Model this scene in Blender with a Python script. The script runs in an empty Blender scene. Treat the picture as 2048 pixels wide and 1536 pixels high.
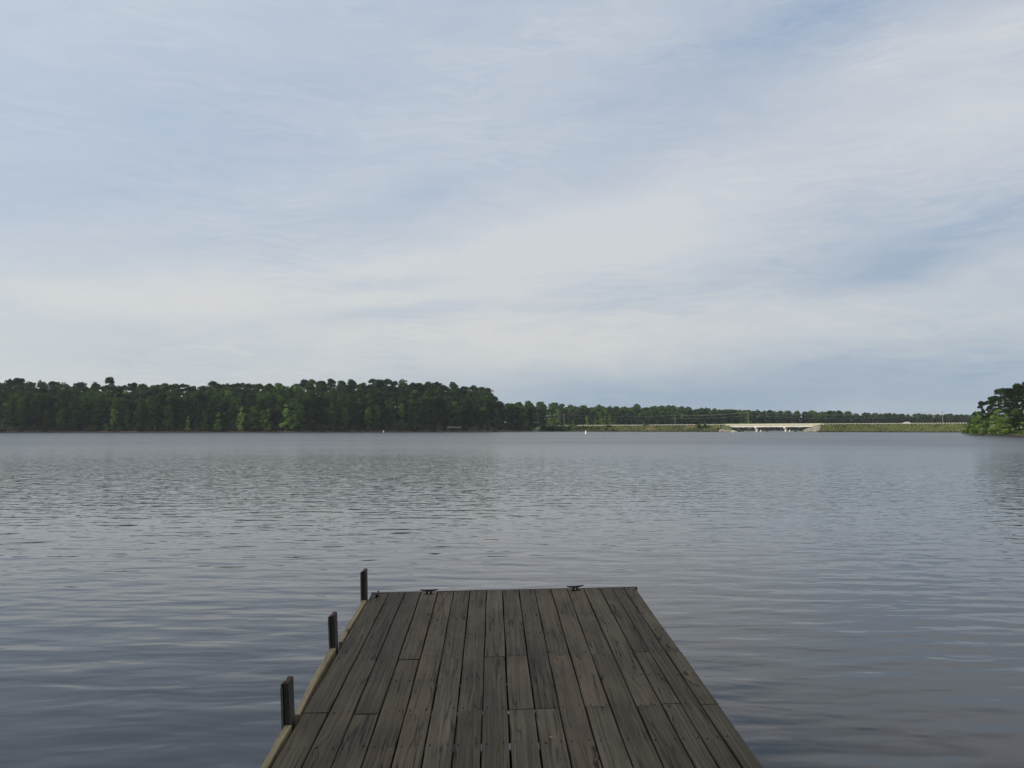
import bpy, bmesh, math, random
import numpy as np
from mathutils import Vector, Matrix, noise

R = math.radians
scene = bpy.context.scene
C = scene.collection

# ------------------------------------------------------------------ camera
H = 2.4                     # eye height over the water
F = 1850.0                  # focal length in pixels of the 2048 wide photograph
HZ = 856.0                  # horizon row in the photograph
PITCH = math.atan((HZ - 768.0) / F)
cam_d = bpy.data.cameras.new("camera")
cam = bpy.data.objects.new("camera", cam_d); C.objects.link(cam)
cam_d.sensor_width = 36.0
cam_d.lens = 36.0 * F / 2048.0
cam_d.clip_start = 0.05
cam_d.clip_end = 9000.0
cam.location = (0, 0, H)
cam.rotation_euler = (R(90) + PITCH, 0, 0)
scene.camera = cam

# ------------------------------------------------------------------ light
SUN_AZ = -106.0              # degrees clockwise from +Y (the view direction)
SUN_EL = 17.0
scene.view_settings.view_transform = 'Standard'
scene.view_settings.look = 'None'
scene.view_settings.gamma = 1.0
scene.view_settings.exposure = 0.0

sun_d = bpy.data.lights.new("sun", 'SUN')
sun_d.energy = 4.3
sun_d.angle = R(0.6)
sun_d.color = (1.0, 0.90, 0.72)
sun = bpy.data.objects.new("sun", sun_d); C.objects.link(sun)
sv = Vector((math.sin(R(SUN_AZ)) * math.cos(R(SUN_EL)), math.cos(R(SUN_AZ)) * math.cos(R(SUN_EL)), math.sin(R(SUN_EL))))
sun.rotation_euler = sv.to_track_quat('Z', 'Y').to_euler()

world = bpy.data.worlds.new("World"); scene.world = world
world.use_nodes = True
wt = world.node_tree; wt.nodes.clear()

class NT:
    """small helper to write node trees"""
    def __init__(s, tree): s.t = tree
    def n(s, kind, **kw):
        nd = s.t.nodes.new(kind)
        for k, v in kw.items():
            setattr(nd, k, v)
        return nd
    def put(s, sock, v):
        if v is None: return
        if hasattr(v, 'is_output') or isinstance(v, bpy.types.NodeSocket):
            s.t.links.new(v, sock)
        else:
            sock.default_value = v
    def m(s, op, a, b=None, c=None, clamp=False):
        nd = s.n('ShaderNodeMath', operation=op, use_clamp=clamp)
        s.put(nd.inputs[0], a); s.put(nd.inputs[1], b)
        if c is not None: s.put(nd.inputs[2], c)
        return nd.outputs[0]
    def vm(s, op, a, b=None):
        nd = s.n('ShaderNodeVectorMath', operation=op)
        s.put(nd.inputs[0], a); s.put(nd.inputs[1], b)
        return nd.outputs[1] if op in ('LENGTH', 'DISTANCE', 'DOT_PRODUCT') else nd.outputs[0]
    def mapping(s, vec, loc=(0,0,0), rot=(0,0,0), scale=(1,1,1), kind='POINT'):
        nd = s.n('ShaderNodeMapping', vector_type=kind)
        s.put(nd.inputs['Vector'], vec); s.put(nd.inputs['Location'], loc)
        s.put(nd.inputs['Rotation'], rot); s.put(nd.inputs['Scale'], scale)
        return nd.outputs[0]
    def noise(s, vec, scale, detail=3, rough=0.5, dist=0.0, lac=2.0, color=False):
        nd = s.n('ShaderNodeTexNoise')
        s.put(nd.inputs['Vector'], vec); s.put(nd.inputs['Scale'], scale); s.put(nd.inputs['Detail'], detail)
        s.put(nd.inputs['Roughness'], rough); s.put(nd.inputs['Distortion'], dist); s.put(nd.inputs['Lacunarity'], lac)
        return nd.outputs['Color'] if color else nd.outputs['Fac']
    def mr(s, v, a, b, c=0.0, d=1.0, smooth=False):
        nd = s.n('ShaderNodeMapRange', interpolation_type='SMOOTHSTEP' if smooth else 'LINEAR')
        for i, x in enumerate((v, a, b, c, d)): s.put(nd.inputs[i], x)
        return nd.outputs[0]
    def mix(s, f, a, b, blend='MIX'):
        nd = s.n('ShaderNodeMix', data_type='RGBA', blend_type=blend)
        s.put(nd.inputs[0], f); s.put(nd.inputs[6], c4(a)); s.put(nd.inputs[7], c4(b))
        return nd.outputs[2]
    def comb(s, x, y, z=0.0):
        nd = s.n('ShaderNodeCombineXYZ')
        s.put(nd.inputs[0], x); s.put(nd.inputs[1], y); s.put(nd.inputs[2], z)
        return nd.outputs[0]
    def sep(s, v):
        nd = s.n('ShaderNodeSeparateXYZ'); s.put(nd.inputs[0], v)
        return nd.outputs
    def link(s, a, b): s.t.links.new(a, b)

def c4(c):
    if isinstance(c, (tuple, list)) and len(c) == 3: return (c[0], c[1], c[2], 1.0)
    return c

def srgb(r, g, b):
    def f(v):
        v /= 255.0
        return v / 12.92 if v <= 0.04045 else ((v + 0.055) / 1.055) ** 2.4
    return (f(r), f(g), f(b))

# ---- the sky: Nishita air with veils of thin high cloud laid out by azimuth and elevation
W = NT(wt)
gen = W.n('ShaderNodeTexCoord').outputs['Generated']
gx, gy, gz = W.sep(gen)
elev = W.m('ARCSINE', gz)
azim = W.m('ARCTAN2', gx, gy)
K = 10.0                     # cloud space: one unit is 0.1 radian (185 photo pixels)
ae = W.comb(W.m('MULTIPLY', azim, K), W.m('MULTIPLY', elev, K), 0.0)
sky = W.n('ShaderNodeTexSky', sky_type='NISHITA')
sky.sun_disc = False
sky.sun_elevation = R(SUN_EL)
sky.sun_rotation = R(SUN_AZ)
sky.air_density = 1.0; sky.dust_density = 1.6; sky.ozone_density = 1.2
warp = W.noise(W.mapping(ae, scale=(0.45, 0.9, 1)), 1.0, 3, 0.55, color=True)
warpv = W.vm('MULTIPLY', W.vm('SUBTRACT', warp, (0.5, 0.5, 0.5)), (1.3, 0.5, 0.0))
aew = W.vm('ADD', ae, warpv)
def PX(px, py): return ((px - 1024) / F * K, (HZ - py) / F * K)
def blob(px, py, sx, sy, rot, amp):
    cx, cy = PX(px, py)
    v = W.mapping(aew, loc=(cx, cy, 0), rot=(0, 0, R(rot)), scale=(sx / F * K * 1.4, sy / F * K * 1.4, 1), kind='TEXTURE')
    l = W.vm('LENGTH', v)
    g = W.m('EXPONENT', W.m('MULTIPLY', W.m('MULTIPLY', l, l), -1.0))
    return W.m('MULTIPLY', g, amp)
blobs = [
    (1150, 480, 340, 64, 12, 0.52), (980, 610, 260, 60, -6, 0.16), (1700, 370, 420, 90, 10, 0.15), (1990, 120, 260, 60, 18, 0.42), (1080, 170, 260, 70, 16, 0.20),
    (330, 615, 480, 30, 3, 0.24), (760, 545, 330, 26, 7, 0.20), (1500, 640, 560, 40, 6, 0.30), (900, 670, 420, 45, -3, 0.26),
    (100, 60, 200, 60, 10, 0.12), (520, 430, 260, 40, 20, 0.10), (1950, 300, 160, 70, 8, 0.22), (150, 800, 600, 40, 0, 0.12),
    (950, 330, 300, 26, 14, 0.10), (1520, 700, 500, 24, 4, 0.16),
    (1800, 540, 200, 32, 6, -0.30), (770, 572, 150, 15, 6, -0.42), (790, 634, 130, 15, 5, -0.42), (1850, 40, 330, 60, 14, -0.30), (1210, 615, 110, 12, 5, -0.18), (1700, 585, 120, 18, 10, -0.22),
    (1700, 790, 560, 55, 0, -0.36), (1150, 800, 260, 40, 0, -0.14), (840, 400, 90, 18, 12, -0.14), (1500, 160, 220, 60, 12, -0.16), (280, 330, 380, 110, 4, -0.16), (60, 450, 160, 50, 0, -0.12), (560, 190, 200, 40, 10, -0.08),
    (1980, 470, 140, 16, 6, -0.20),
]
acc = None
for b in blobs:
    g = blob(*b)
    acc = g if acc is None else W.m('ADD', acc, g)
# fibres and patches in the veil
streak = W.noise(W.mapping(aew, rot=(0, 0, R(-13)), scale=(0.35, 1.5, 1)), 1.2, 6, 0.58, 0.6)
fine = W.noise(W.mapping(aew, rot=(0, 0, R(-24)), scale=(0.8, 3.2, 1)), 2.2, 6, 0.62, 0.9)
patch = W.noise(W.mapping(aew, scale=(0.5, 0.9, 1)), 0.7, 4, 0.5)
cov = W.m('ADD', acc, 0.50)
cov = W.m('ADD', cov, W.m('MULTIPLY', W.m('SUBTRACT', streak, 0.5), 0.50))
cov = W.m('ADD', cov, W.m('MULTIPLY', W.m('SUBTRACT', fine, 0.5), 0.30))
cov = W.m('ADD', cov, W.m('MULTIPLY', W.m('SUBTRACT', patch, 0.5), 0.25))
wisp = W.noise(W.mapping(aew, loc=(3, 7, 0), rot=(0, 0, R(-19)), scale=(0.55, 3.8, 1)), 1.9, 10, 0.66, 1.9)
wm = W.mr(W.noise(W.mapping(ae, loc=(11, 5, 0), scale=(0.6, 1.1, 1)), 1.0, 2, 0.5), 0.40, 0.60, 0.1, 1.0, True)
cov = W.m('ADD', cov, W.m('MULTIPLY', W.m('MULTIPLY', W.m('SUBTRACT', wisp, 0.5), 0.85), wm))
cov = W.m('MAXIMUM', W.m('MINIMUM', cov, 1.1), 0.0)
# away from the sun the veil is bluer and dimmer, towards it warmer and brighter
sund = W.vm('DOT_PRODUCT', gen, tuple(sv))
toward = W.mr(sund, -0.55, 0.65, 0.0, 1.0, True)
low = W.mr(elev, 0.0, 0.30, 1.0, 0.0, True)
clear = W.mix(toward, srgb(158, 178, 205), srgb(184, 202, 225))
clear = W.mix(W.m('MULTIPLY', low, 0.6), clear, W.mix(toward, srgb(154, 175, 192), srgb(206, 215, 218)))
veil = W.mix(toward, srgb(214, 218, 224), srgb(214, 221, 231))
veil = W.mix(low, veil, W.mix(toward, srgb(213, 216, 217), srgb(229, 229, 223)))
painted = W.mix(cov, clear, veil)
nish = W.vm('MULTIPLY', sky.outputs[0], (0.055, 0.055, 0.055))
final = W.mix(0.10, painted, nish)
bg = W.n('ShaderNodeBackground')
W.put(bg.inputs['Color'], final)
BG = 0.1
bg.inputs['Strength'].default_value = BG
# (colours are divided by the strength so the Background stays in the physical range)
final10 = W.vm('MULTIPLY', final, (1 / BG, 1 / BG, 1 / BG))
W.put(bg.inputs['Color'], final10)
wo = W.n('ShaderNodeOutputWorld')
W.link(bg.outputs[0], wo.inputs['Surface'])

# ------------------------------------------------------------------ helpers
def ray(px, py):
    dx = (px - 1024) / F; dy = -(py - 768) / F
    return Vector((dx, math.cos(PITCH) - dy * math.sin(PITCH), math.sin(PITCH) + dy * math.cos(PITCH)))
def atx(px, y): return (px - 1024) / F * y
def atz(py, y): return H + (HZ - py) / F * y

def tag(o, label=None, cat=None, group=None, kind=None):
    if label: o['label'] = label
    if cat: o['category'] = cat
    if group: o['group'] = group
    if kind: o['kind'] = kind
    return o
def empty(name, loc=(0, 0, 0), rz=0.0):
    o = bpy.data.objects.new(name, None); C.objects.link(o)
    o.location = loc; o.rotation_euler = (0, 0, rz)
    o.empty_display_size = 0.5
    return o
def mesh_obj(name, verts, faces, mat, parent=None, smooth=False, loc=None):
    me = bpy.data.meshes.new(name)
    me.from_pydata([tuple(v) for v in verts], [], faces)
    me.update()
    for m_ in (mat if isinstance(mat, list) else [mat]): me.materials.append(m_)
    if smooth: me.polygons.foreach_set('use_smooth', [True] * len(me.polygons))
    o = bpy.data.objects.new(name, me); C.objects.link(o)
    if parent: o.parent = parent
    if loc: o.location = loc
    return o
def link_mesh(name, me, parent=None):
    o = bpy.data.objects.new(name, me); C.objects.link(o)
    if parent: o.parent = parent
    return o
class MB:
    """collects shapes for one mesh"""
    def __init__(s): s.v = []; s.f = []
    def add(s, vs, fs):
        b = len(s.v); s.v += [tuple(v) for v in vs]; s.f += [tuple(i + b for i in f) for f in fs]
    def box(s, c, size, rot=None):
        hx, hy, hz = size[0] / 2, size[1] / 2, size[2] / 2
        vs = [Vector((x, y, z)) for x in (-hx, hx) for y in (-hy, hy) for z in (-hz, hz)]
        if rot is not None: vs = [rot @ v for v in vs]
        s.add([v + Vector(c) for v in vs], [(0, 1, 3, 2), (4, 6, 7, 5), (0, 4, 5, 1), (2, 3, 7, 6), (0, 2, 6, 4), (1, 5, 7, 3)])
    def tube(s, pts, rad, seg=8, cap=True):
        pts = [Vector(p) for p in pts]
        rad = rad if isinstance(rad, (list, tuple)) else [rad] * len(pts)
        rings = []
        for i, p in enumerate(pts):
            d = (pts[min(i + 1, len(pts) - 1)] - pts[max(i - 1, 0)]).normalized()
            a = d.orthogonal().normalized() if abs(d.z) < 0.9 else Vector((1, 0, 0))
            a = (a - d * a.dot(d)).normalized(); b = d.cross(a)
            rings.append([p + (a * math.cos(t) + b * math.sin(t)) * rad[i] for t in [2 * math.pi * k / seg for k in range(seg)]])
        vs = [v for r in rings for v in r]; fs = []
        for i in range(len(pts) - 1):
            for k in range(seg):
                a = i * seg + k; b = i * seg + (k + 1) % seg
                fs.append((a, b, b + seg, a + seg))
        if cap: fs += [tuple(reversed(range(seg))), tuple((len(pts) - 1) * seg + k for k in range(seg))]
        s.add(vs, fs)
    def prism(s, poly, x0, x1, rot=None, off=(0, 0, 0)):
        """poly in the y-z plane, extruded along x"""
        n = len(poly)
        vs = [Vector((x0, p[0], p[1])) for p in poly] + [Vector((x1, p[0], p[1])) for p in poly]
        if rot is not None: vs = [rot @ v for v in vs]
        vs = [v + Vector(off) for v in vs]
        fs = [tuple(reversed(range(n))), tuple(range(n, 2 * n))] + [(i, (i + 1) % n, (i + 1) % n + n, i + n) for i in range(n)]
        s.add(vs, fs)
    def build(s, name, mat, parent=None, smooth=False, loc=None):
        return mesh_obj(name, s.v, s.f, mat, parent, smooth, loc)

# ------------------------------------------------------------------ materials
def new_mat(name):
    m = bpy.data.materials.new(name); m.use_nodes = True
    m.node_tree.nodes.clear()
    T = NT(m.node_tree)
    out = T.n('ShaderNodeOutputMaterial')
    return m, T, out
def simple(name, col, rough=0.7, var=0.25, scale=3.0, metal=0.0, bump=0.0, col2=None):
    m, T, out = new_mat(name)
    p = T.n('ShaderNodeBsdfPrincipled')
    oc = T.n('ShaderNodeTexCoord').outputs['Object']
    nz = T.noise(oc, scale, 5, 0.6)
    c2 = col2 or tuple(c * (1 - var) for c in col)
    cc = T.mix(T.mr(nz, 0.35, 0.65), col, c2)
    T.put(p.inputs['Base Color'], cc)
    p.inputs['Roughness'].default_value = rough
    p.inputs['Metallic'].default_value = metal
    if bump:
        b = T.n('ShaderNodeBump'); b.inputs['Strength'].default_value = bump; b.inputs['Distance'].default_value = 0.02
        T.link(nz, b.inputs['Height']); T.link(b.outputs[0], p.inputs['Normal'])
    T.link(p.outputs[0], out.inputs[0])
    return m
def leaf_mat(name, base, hue_to, transl=0.3, vrange=(0.65, 1.35)):
    m, T, out = new_mat(name)
    oi = T.n('ShaderNodeObjectInfo')
    geo = T.n('ShaderNodeNewGeometry')
    rnd = oi.outputs['Random']
    isl = geo.outputs['Random Per Island']
    c = T.mix(rnd, base, hue_to)
    val = T.mr(T.m('FRACT', T.m('MULTIPLY', rnd, 17.3)), 0, 1, vrange[0], vrange[1])
    val = T.m('MULTIPLY', val, T.mr(isl, 0, 1, 0.72, 1.28))
    oc = T.n('ShaderNodeTexCoord').outputs['Object']
    cl = T.noise(oc, 0.35, 3, 0.6)
    val = T.m('MULTIPLY', val, T.mr(cl, 0.3, 0.7, 0.75, 1.25))
    hs = T.n('ShaderNodeHueSaturation')
    T.put(hs.inputs['Color'], c); T.put(hs.inputs['Value'], val)
    d = T.n('ShaderNodeBsdfDiffuse'); tr = T.n('ShaderNodeBsdfTranslucent')
    T.link(hs.outputs[0], d.inputs[0]); T.link(hs.outputs[0], tr.inputs[0])
    mx = T.n('ShaderNodeMixShader'); mx.inputs[0].default_value = transl
    T.link(d.outputs[0], mx.inputs[1]); T.link(tr.outputs[0], mx.inputs[2])
    T.link(mx.outputs[0], out.inputs[0])
    return m
M = {}
M['broad'] = leaf_mat('broadleaf foliage', (0.047, 0.083, 0.024), (0.078, 0.125, 0.029))
M['pine'] = leaf_mat('pine foliage', (0.030, 0.050, 0.024), (0.046, 0.066, 0.026), 0.2)
M['bright'] = leaf_mat('young foliage', (0.15, 0.25, 0.05), (0.20, 0.28, 0.065), 0.35, (0.75, 1.2))
M['mid'] = leaf_mat('mid green foliage', (0.085, 0.15, 0.036), (0.12, 0.18, 0.042), 0.3)
M['bark'] = simple('bark', (0.10, 0.08, 0.065), 0.9, 0.5, 1.5)
M['greybark'] = simple('pale bark', (0.17, 0.15, 0.13), 0.9, 0.5, 1.5)

# water -----------------------------------------------------------------
m, T, out = new_mat('lake water'); M['water'] = m
geo = T.n('ShaderNodeNewGeometry')
pos = geo.outputs['Position']
p = T.n('ShaderNodeBsdfPrincipled')
p.inputs['Base Color'].default_value = (0.010, 0.012, 0.012, 1)
p.inputs['Roughness'].default_value = 0.04
p.inputs['IOR'].default_value = 1.333
dist = T.vm('LENGTH', pos)
def wav(rot, sx, sy, det, rough, dd=0.0):
    v = T.mapping(pos, rot=(0, 0, R(rot)), scale=(sx, sy, 1.0))
    return T.noise(v, 1.0, det, rough, dd)
calm = T.noise(T.mapping(pos, rot=(0, 0, R(6)), scale=(0.020, 0.045, 1)), 1.0, 3, 0.5)       # cat's paws of wind
calmf = T.mr(calm, 0.36, 0.64, 0.6, 1.2, True)
near = T.mr(dist, 5, 40, 0.0, 1.0, True)
swell = T.m('ADD', wav(5, 0.75, 1.75, 1.5, 0.4, 0.3), T.m('MULTIPLY', wav(-14, 1.3, 2.6, 2, 0.45, 0.3), 0.45))
h = T.m('MULTIPLY', swell, 0.028)
farr = T.mr(dist, 25, 170, 0.0, 1.0, True)
T.put(p.inputs['Roughness'], T.m('MULTIPLY', T.mr(farr, 0, 1, 0.07, 0.27), T.mr(calm, 0.36, 0.64, 0.93, 1.05, True)))
b = T.n('ShaderNodeBump'); b.inputs['Strength'].default_value = 1.0; b.inputs['Distance'].default_value = 1.0
T.link(h, b.inputs['Height'])
def slope(rot, sx, sy, det, rough, ax, ay, k):
    v = T.mapping(pos, rot=(0, 0, R(rot)), scale=(sx, sy, 1.0))
    c = T.noise(v, 1.0, det, rough, 0.3, color=True)
    q = T.vm('MULTIPLY', T.vm('SUBTRACT', c, (0.5, 0.5, 0.5)), (ax, ay, 0.0))
    sc = T.n('ShaderNodeVectorMath', operation='SCALE'); T.link(q, sc.inputs[0]); T.put(sc.inputs['Scale'], k)
    return sc.outputs[0]
fade = T.mr(farr, 0, 1, 1.0, 0.22)
k1 = T.m('MULTIPLY', T.m('MULTIPLY', calmf, fade), T.mr(near, 0, 1, 0.18, 1.0))
k2 = T.m('MULTIPLY', T.m('MULTIPLY', calmf, fade), T.mr(near, 0, 1, 0.04, 1.0))
sl = T.vm('ADD', slope(-6, 2.6, 4.6, 2, 0.5, 0.12, 0.185, k1), slope(5, 6.5, 10.5, 3, 0.6, 0.17, 0.25, k2))
nn = T.vm('NORMALIZE', T.vm('ADD', b.outputs[0], sl))
T.put(p.inputs['Normal'], nn)
T.link(p.outputs[0], out.inputs[0])

# ground ----------------------------------------------------------------
m, T, out = new_mat('shore ground'); M['ground'] = m
geo = T.n('ShaderNodeNewGeometry'); pos = geo.outputs['Position']
px_, py_, pz_ = T.sep(pos)
p = T.n('ShaderNodeBsdfPrincipled'); p.inputs['Roughness'].default_value = 0.95
n1 = T.noise(pos, 0.12, 5, 0.6); n2 = T.noise(pos, 0.6, 5, 0.6)
gr = T.mix(n1, (0.045, 0.055, 0.022), (0.075, 0.06, 0.035))
mud = T.mix(n2, (0.16, 0.11, 0.07), (0.11, 0.08, 0.05))
edge = T.mr(T.m('ADD', pz_, T.m('MULTIPLY', T.m('SUBTRACT', n1, 0.5), 1.5)), 0.5, 1.3, 1.0, 0.0, True)
T.put(p.inputs['Base Color'], T.mix(edge, gr, mud))
T.link(p.outputs[0], out.inputs[0])

m, T, out = new_mat('embankment grass'); M['bank'] = m
geo = T.n('ShaderNodeNewGeometry'); pos = geo.outputs['Position']
px_, py_, pz_ = T.sep(pos)
p = T.n('ShaderNodeBsdfPrincipled'); p.inputs['Roughness'].default_value = 0.95
n1 = T.noise(pos, 0.11, 4, 0.6); n2 = T.noise(pos, 0.7, 5, 0.65); n3 = T.noise(T.mapping(pos, loc=(50, 20, 0)), 0.06, 3, 0.5)
gr = T.mix(T.mr(n2, 0.35, 0.65), (0.085, 0.112, 0.030), (0.165, 0.185, 0.060))
dry = T.mix(n2, (0.27, 0.19, 0.10), (0.20, 0.19, 0.08))
cc = T.mix(T.mr(n1, 0.52, 0.66, 0, 0.85, True), gr, dry)
cc = T.mix(T.mr(n3, 0.50, 0.62, 0, 0.6, True), cc, (0.055, 0.075, 0.025))
edge = T.mr(T.m('ADD', pz_, T.m('MULTIPLY', T.m('SUBTRACT', n2, 0.5), 1.4)), 0.3, 0.9, 1.0, 0.0, True)
cc = T.mix(edge, cc, (0.07, 0.055, 0.04))
T.put(p.inputs['Base Color'], cc)
T.link(p.outputs[0], out.inputs[0])
M['asphalt'] = simple('asphalt', (0.055, 0.055, 0.053), 0.9, 0.3, 2.0)
M['roadline'] = simple('road paint', (0.6, 0.6, 0.55), 0.7, 0.2, 2.0)
M['concrete'] = simple('bridge concrete', (0.66, 0.64, 0.58), 0.85, 0.2, 0.35, col2=(0.54, 0.52, 0.46))  # pale base colour with mottled variation
M['parapet'] = simple('parapet concrete', (0.56, 0.55, 0.42), 0.85, 0.15, 0.4)
M['galv'] = simple('galvanised steel', (0.44, 0.44, 0.36), 0.5, 0.2, 2.0, 0.3)
M['railpost'] = simple('pale guardrail post', (0.54, 0.53, 0.46), 0.7, 0.15, 2.0)
M['rock'] = simple('rip rap rock', (0.36, 0.33, 0.28), 0.9, 0.5, 0.9, col2=(0.19, 0.17, 0.145))
M['polewood'] = simple('pole timber', (0.22, 0.19, 0.16), 0.9, 0.3, 2.0)
M['wire'] = simple('cable', (0.20, 0.20, 0.20), 0.5, 0.2, 2.0)
M['buoywhite'] = simple('buoy white', (0.80, 0.80, 0.78), 0.4, 0.06, 3.0)
M['buoyorange'] = simple('buoy orange', (0.75, 0.22, 0.04), 0.4, 0.1, 3.0)
M['shadetone'] = simple('boathouse shade tone', (0.045, 0.045, 0.04), 0.9, 0.3, 1.2)  # shade on the right boathouse, put into the colour of roof, posts and deck
M['tin'] = simple('weathered tin roof', (0.13, 0.135, 0.12), 0.7, 0.35, 1.2)
M['greywood'] = simple('grey dock timber', (0.15, 0.14, 0.12), 0.9, 0.3, 1.0)
M['carpaint'] = simple('white car paint', (0.80, 0.80, 0.80), 0.25, 0.03, 1.0)
M['glass'] = simple('dark car glass', (0.02, 0.025, 0.03), 0.08, 0.1, 1.0)
M['rubber'] = simple('tyre rubber', (0.02, 0.02, 0.02), 0.8, 0.1, 1.0)
M['iron'] = simple('dark cast iron', (0.022, 0.022, 0.025), 0.45, 0.3, 20.0, 0.4, 0.1)

# weathered decking -----------------------------------------------------
def wood(name, light, dark, warm, warmamt, crack=1.0, seedoff=0.0, rough=0.85):
    m, T, out = new_mat(name)
    p = T.n('ShaderNodeBsdfPrincipled')
    p.inputs['Roughness'].default_value = rough
    p.inputs['Specular IOR Level'].default_value = 0.25
    oc = T.n('ShaderNodeTexCoord').outputs['Object']
    isl = T.n('ShaderNodeNewGeometry').outputs['Random Per Island']
    off = T.comb(T.m('MULTIPLY', isl, 37.0), T.m('MULTIPLY', isl, 91.0), T.m('ADD', T.m('MULTIPLY', isl, 13.0), seedoff))
    v = T.vm('ADD', oc, off)
    # knots: stretched cells, only some of them carry a knot
    kv = T.mapping(v, scale=(9.0, 2.3, 0.0))
    vo = T.n('ShaderNodeTexVoronoi', feature='F1'); T.put(vo.inputs['Vector'], kv); vo.inputs['Scale'].default_value = 1.0
    ksel = T.m('GREATER_THAN', T.sep(vo.outputs['Color'])[0], 0.60)
    kd = T.m('ADD', vo.outputs['Distance'], T.m('MULTIPLY', T.m('SUBTRACT', T.noise(v, 60.0, 3, 0.6), 0.5), 0.10))
    knot = T.m('MULTIPLY', T.mr(kd, 0.07, 0.15, 1.0, 0.0, True), ksel)
    pull = T.m('MULTIPLY', T.mr(kd, 0.0, 0.42, 1.0, 0.0, True), ksel)
    # grain flows round the knots
    wob = T.noise(T.mapping(v, scale=(2.2, 0.55, 1.0)), 1.0, 3, 0.5)
    s = T.sep(v)
    gxx = T.m('ADD', s[0], T.m('ADD', T.m('MULTIPLY', wob, 0.075), T.m('MULTIPLY', pull, 0.030)))
    gv = T.comb(gxx, s[1], s[2])
    g1 = T.noise(T.mapping(gv, scale=(95.0, 0.9, 1.0)), 1.0, 4, 0.62)
    g2 = T.noise(T.mapping(gv, scale=(240.0, 2.6, 1.0)), 1.0, 3, 0.6)
    blot = T.noise(T.mapping(v, scale=(5.0, 1.6, 1.0)), 1.0, 5, 0.62)
    # checks: thin dark lines where a stretched noise crosses its mean
    cn = T.noise(T.mapping(gv, scale=(21.0, 0.75, 1.0)), 1.0, 2, 0.55)
    ck = T.mr(T.m('ABSOLUTE', T.m('SUBTRACT', cn, 0.5)), 0.0, 0.020, 1.0, 0.0)
    cm = T.mr(T.noise(T.mapping(v, loc=(9, 4, 2), scale=(6.0, 1.3, 1.0)), 1.0, 2, 0.5), 0.44, 0.54, 0.0, 1.0)
    ck = T.m('MULTIPLY', T.m('MULTIPLY', ck, cm), crack)
    c = T.mix(T.mr(g1, 0.38, 0.62), dark, light)
    c = T.mix(T.m('MULTIPLY', T.mr(g2, 0.52, 0.72), 0.45), c, tuple(x * 0.40 for x in dark))
    wfac = T.m('MULTIPLY', T.mr(T.m('FRACT', T.m('MULTIPLY', isl, 7.7)), 0.2, 1.0), warmamt)
    wfac = T.m('MULTIPLY', wfac, T.mr(blot, 0.42, 0.62, 0.3, 1.0))
    c = T.mix(wfac, c, warm)
    val = T.m('MULTIPLY', T.mr(isl, 0, 1, 0.80, 1.17), T.mr(blot, 0.3, 0.7, 0.74, 1.24))
    val = T.m('MULTIPLY', val, T.m('SUBTRACT', 1.0, T.m('MULTIPLY', knot, 0.72)))
    val = T.m('MULTIPLY', val, T.m('SUBTRACT', 1.0, T.m('MULTIPLY', ck, 0.72)))
    hs = T.n('ShaderNodeHueSaturation'); T.put(hs.inputs['Color'], c); T.put(hs.inputs['Value'], val)
    T.link(hs.outputs[0], p.inputs['Base Color'])
    hh = T.m('SUBTRACT', T.m('MULTIPLY', g1, 0.5), T.m('MULTIPLY', ck, 1.6))
    hh = T.m('SUBTRACT', hh, T.m('MULTIPLY', T.mr(g2, 0.5, 0.7), 0.4))
    b = T.n('ShaderNodeBump'); b.inputs['Strength'].default_value = 0.7; b.inputs['Distance'].default_value = 0.003
    T.link(hh, b.inputs['Height']); T.link(b.outputs[0], p.inputs['Normal'])
    T.link(p.outputs[0], out.inputs[0])
    return m
M['deck'] = wood('weathered deck boards', (0.158, 0.121, 0.077), (0.088, 0.067, 0.043), (0.158, 0.106, 0.060), 0.6)
M['rim'] = wood('newer tan timber', (0.42, 0.33, 0.18), (0.30, 0.22, 0.12), (0.36, 0.24, 0.14), 0.5, 0.5, 5.0)
M['joist'] = wood('dark joist timber', (0.07, 0.06, 0.05), (0.04, 0.035, 0.03), (0.06, 0.04, 0.03), 0.3, 0.5, 9.0)
M['redrim'] = wood('reddish end timber', (0.13, 0.075, 0.060), (0.08, 0.045, 0.04), (0.15, 0.08, 0.05), 0.4, 0.6, 3.0)
M['postdark'] = simple('dark brown post', (0.040, 0.032, 0.026), 0.75, 0.4, 9.0, 0.0, 0.3, col2=(0.070, 0.050, 0.038))
M['postedge'] = simple('grey green post edge', (0.20, 0.215, 0.14), 0.8, 0.4, 14.0)
M['posttop'] = simple('rusty brown post top', (0.10, 0.055, 0.045), 0.9, 0.4, 30.0)
M['nail'] = simple('rusty nail head', (0.018, 0.014, 0.012), 0.8, 0.2, 50.0)

# ------------------------------------------------------------------ setting: water and land
RW = 2500.0
n = 96
vs = [(0, 0, 0)] + [(RW * math.sin(2 * math.pi * k / n), RW * math.cos(2 * math.pi * k / n), 0) for k in range(n)]
fs = [(0, (k + 1) % n + 1, k + 1) for k in range(n)]
tag(mesh_obj('lake_water', vs, fs, M['water']), kind='structure')

def azp(px): return math.degrees(math.atan((px - 1024) / F))
# shoreline distance by azimuth
ST = [(-180, 7), (-150, 8), (-120, 14), (-100, 26), (-85, 34), (-75, 60), (-60, 230), (-45, 480), (-35, 585),
      (azp(0), 600), (azp(150), 590), (azp(300), 575), (azp(600), 560), (azp(800), 572), (azp(930), 590), (azp(990), 610), (azp(1005), 665),
      (azp(1075), 690), (azp(1100), 830), (azp(1200), 850), (azp(1500), 900), (azp(1900), 1140), (azp(2100), 1180), (34, 340), (45, 170), (60, 100), (90, 40), (120, 16), (150, 8), (180, 7)]
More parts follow.
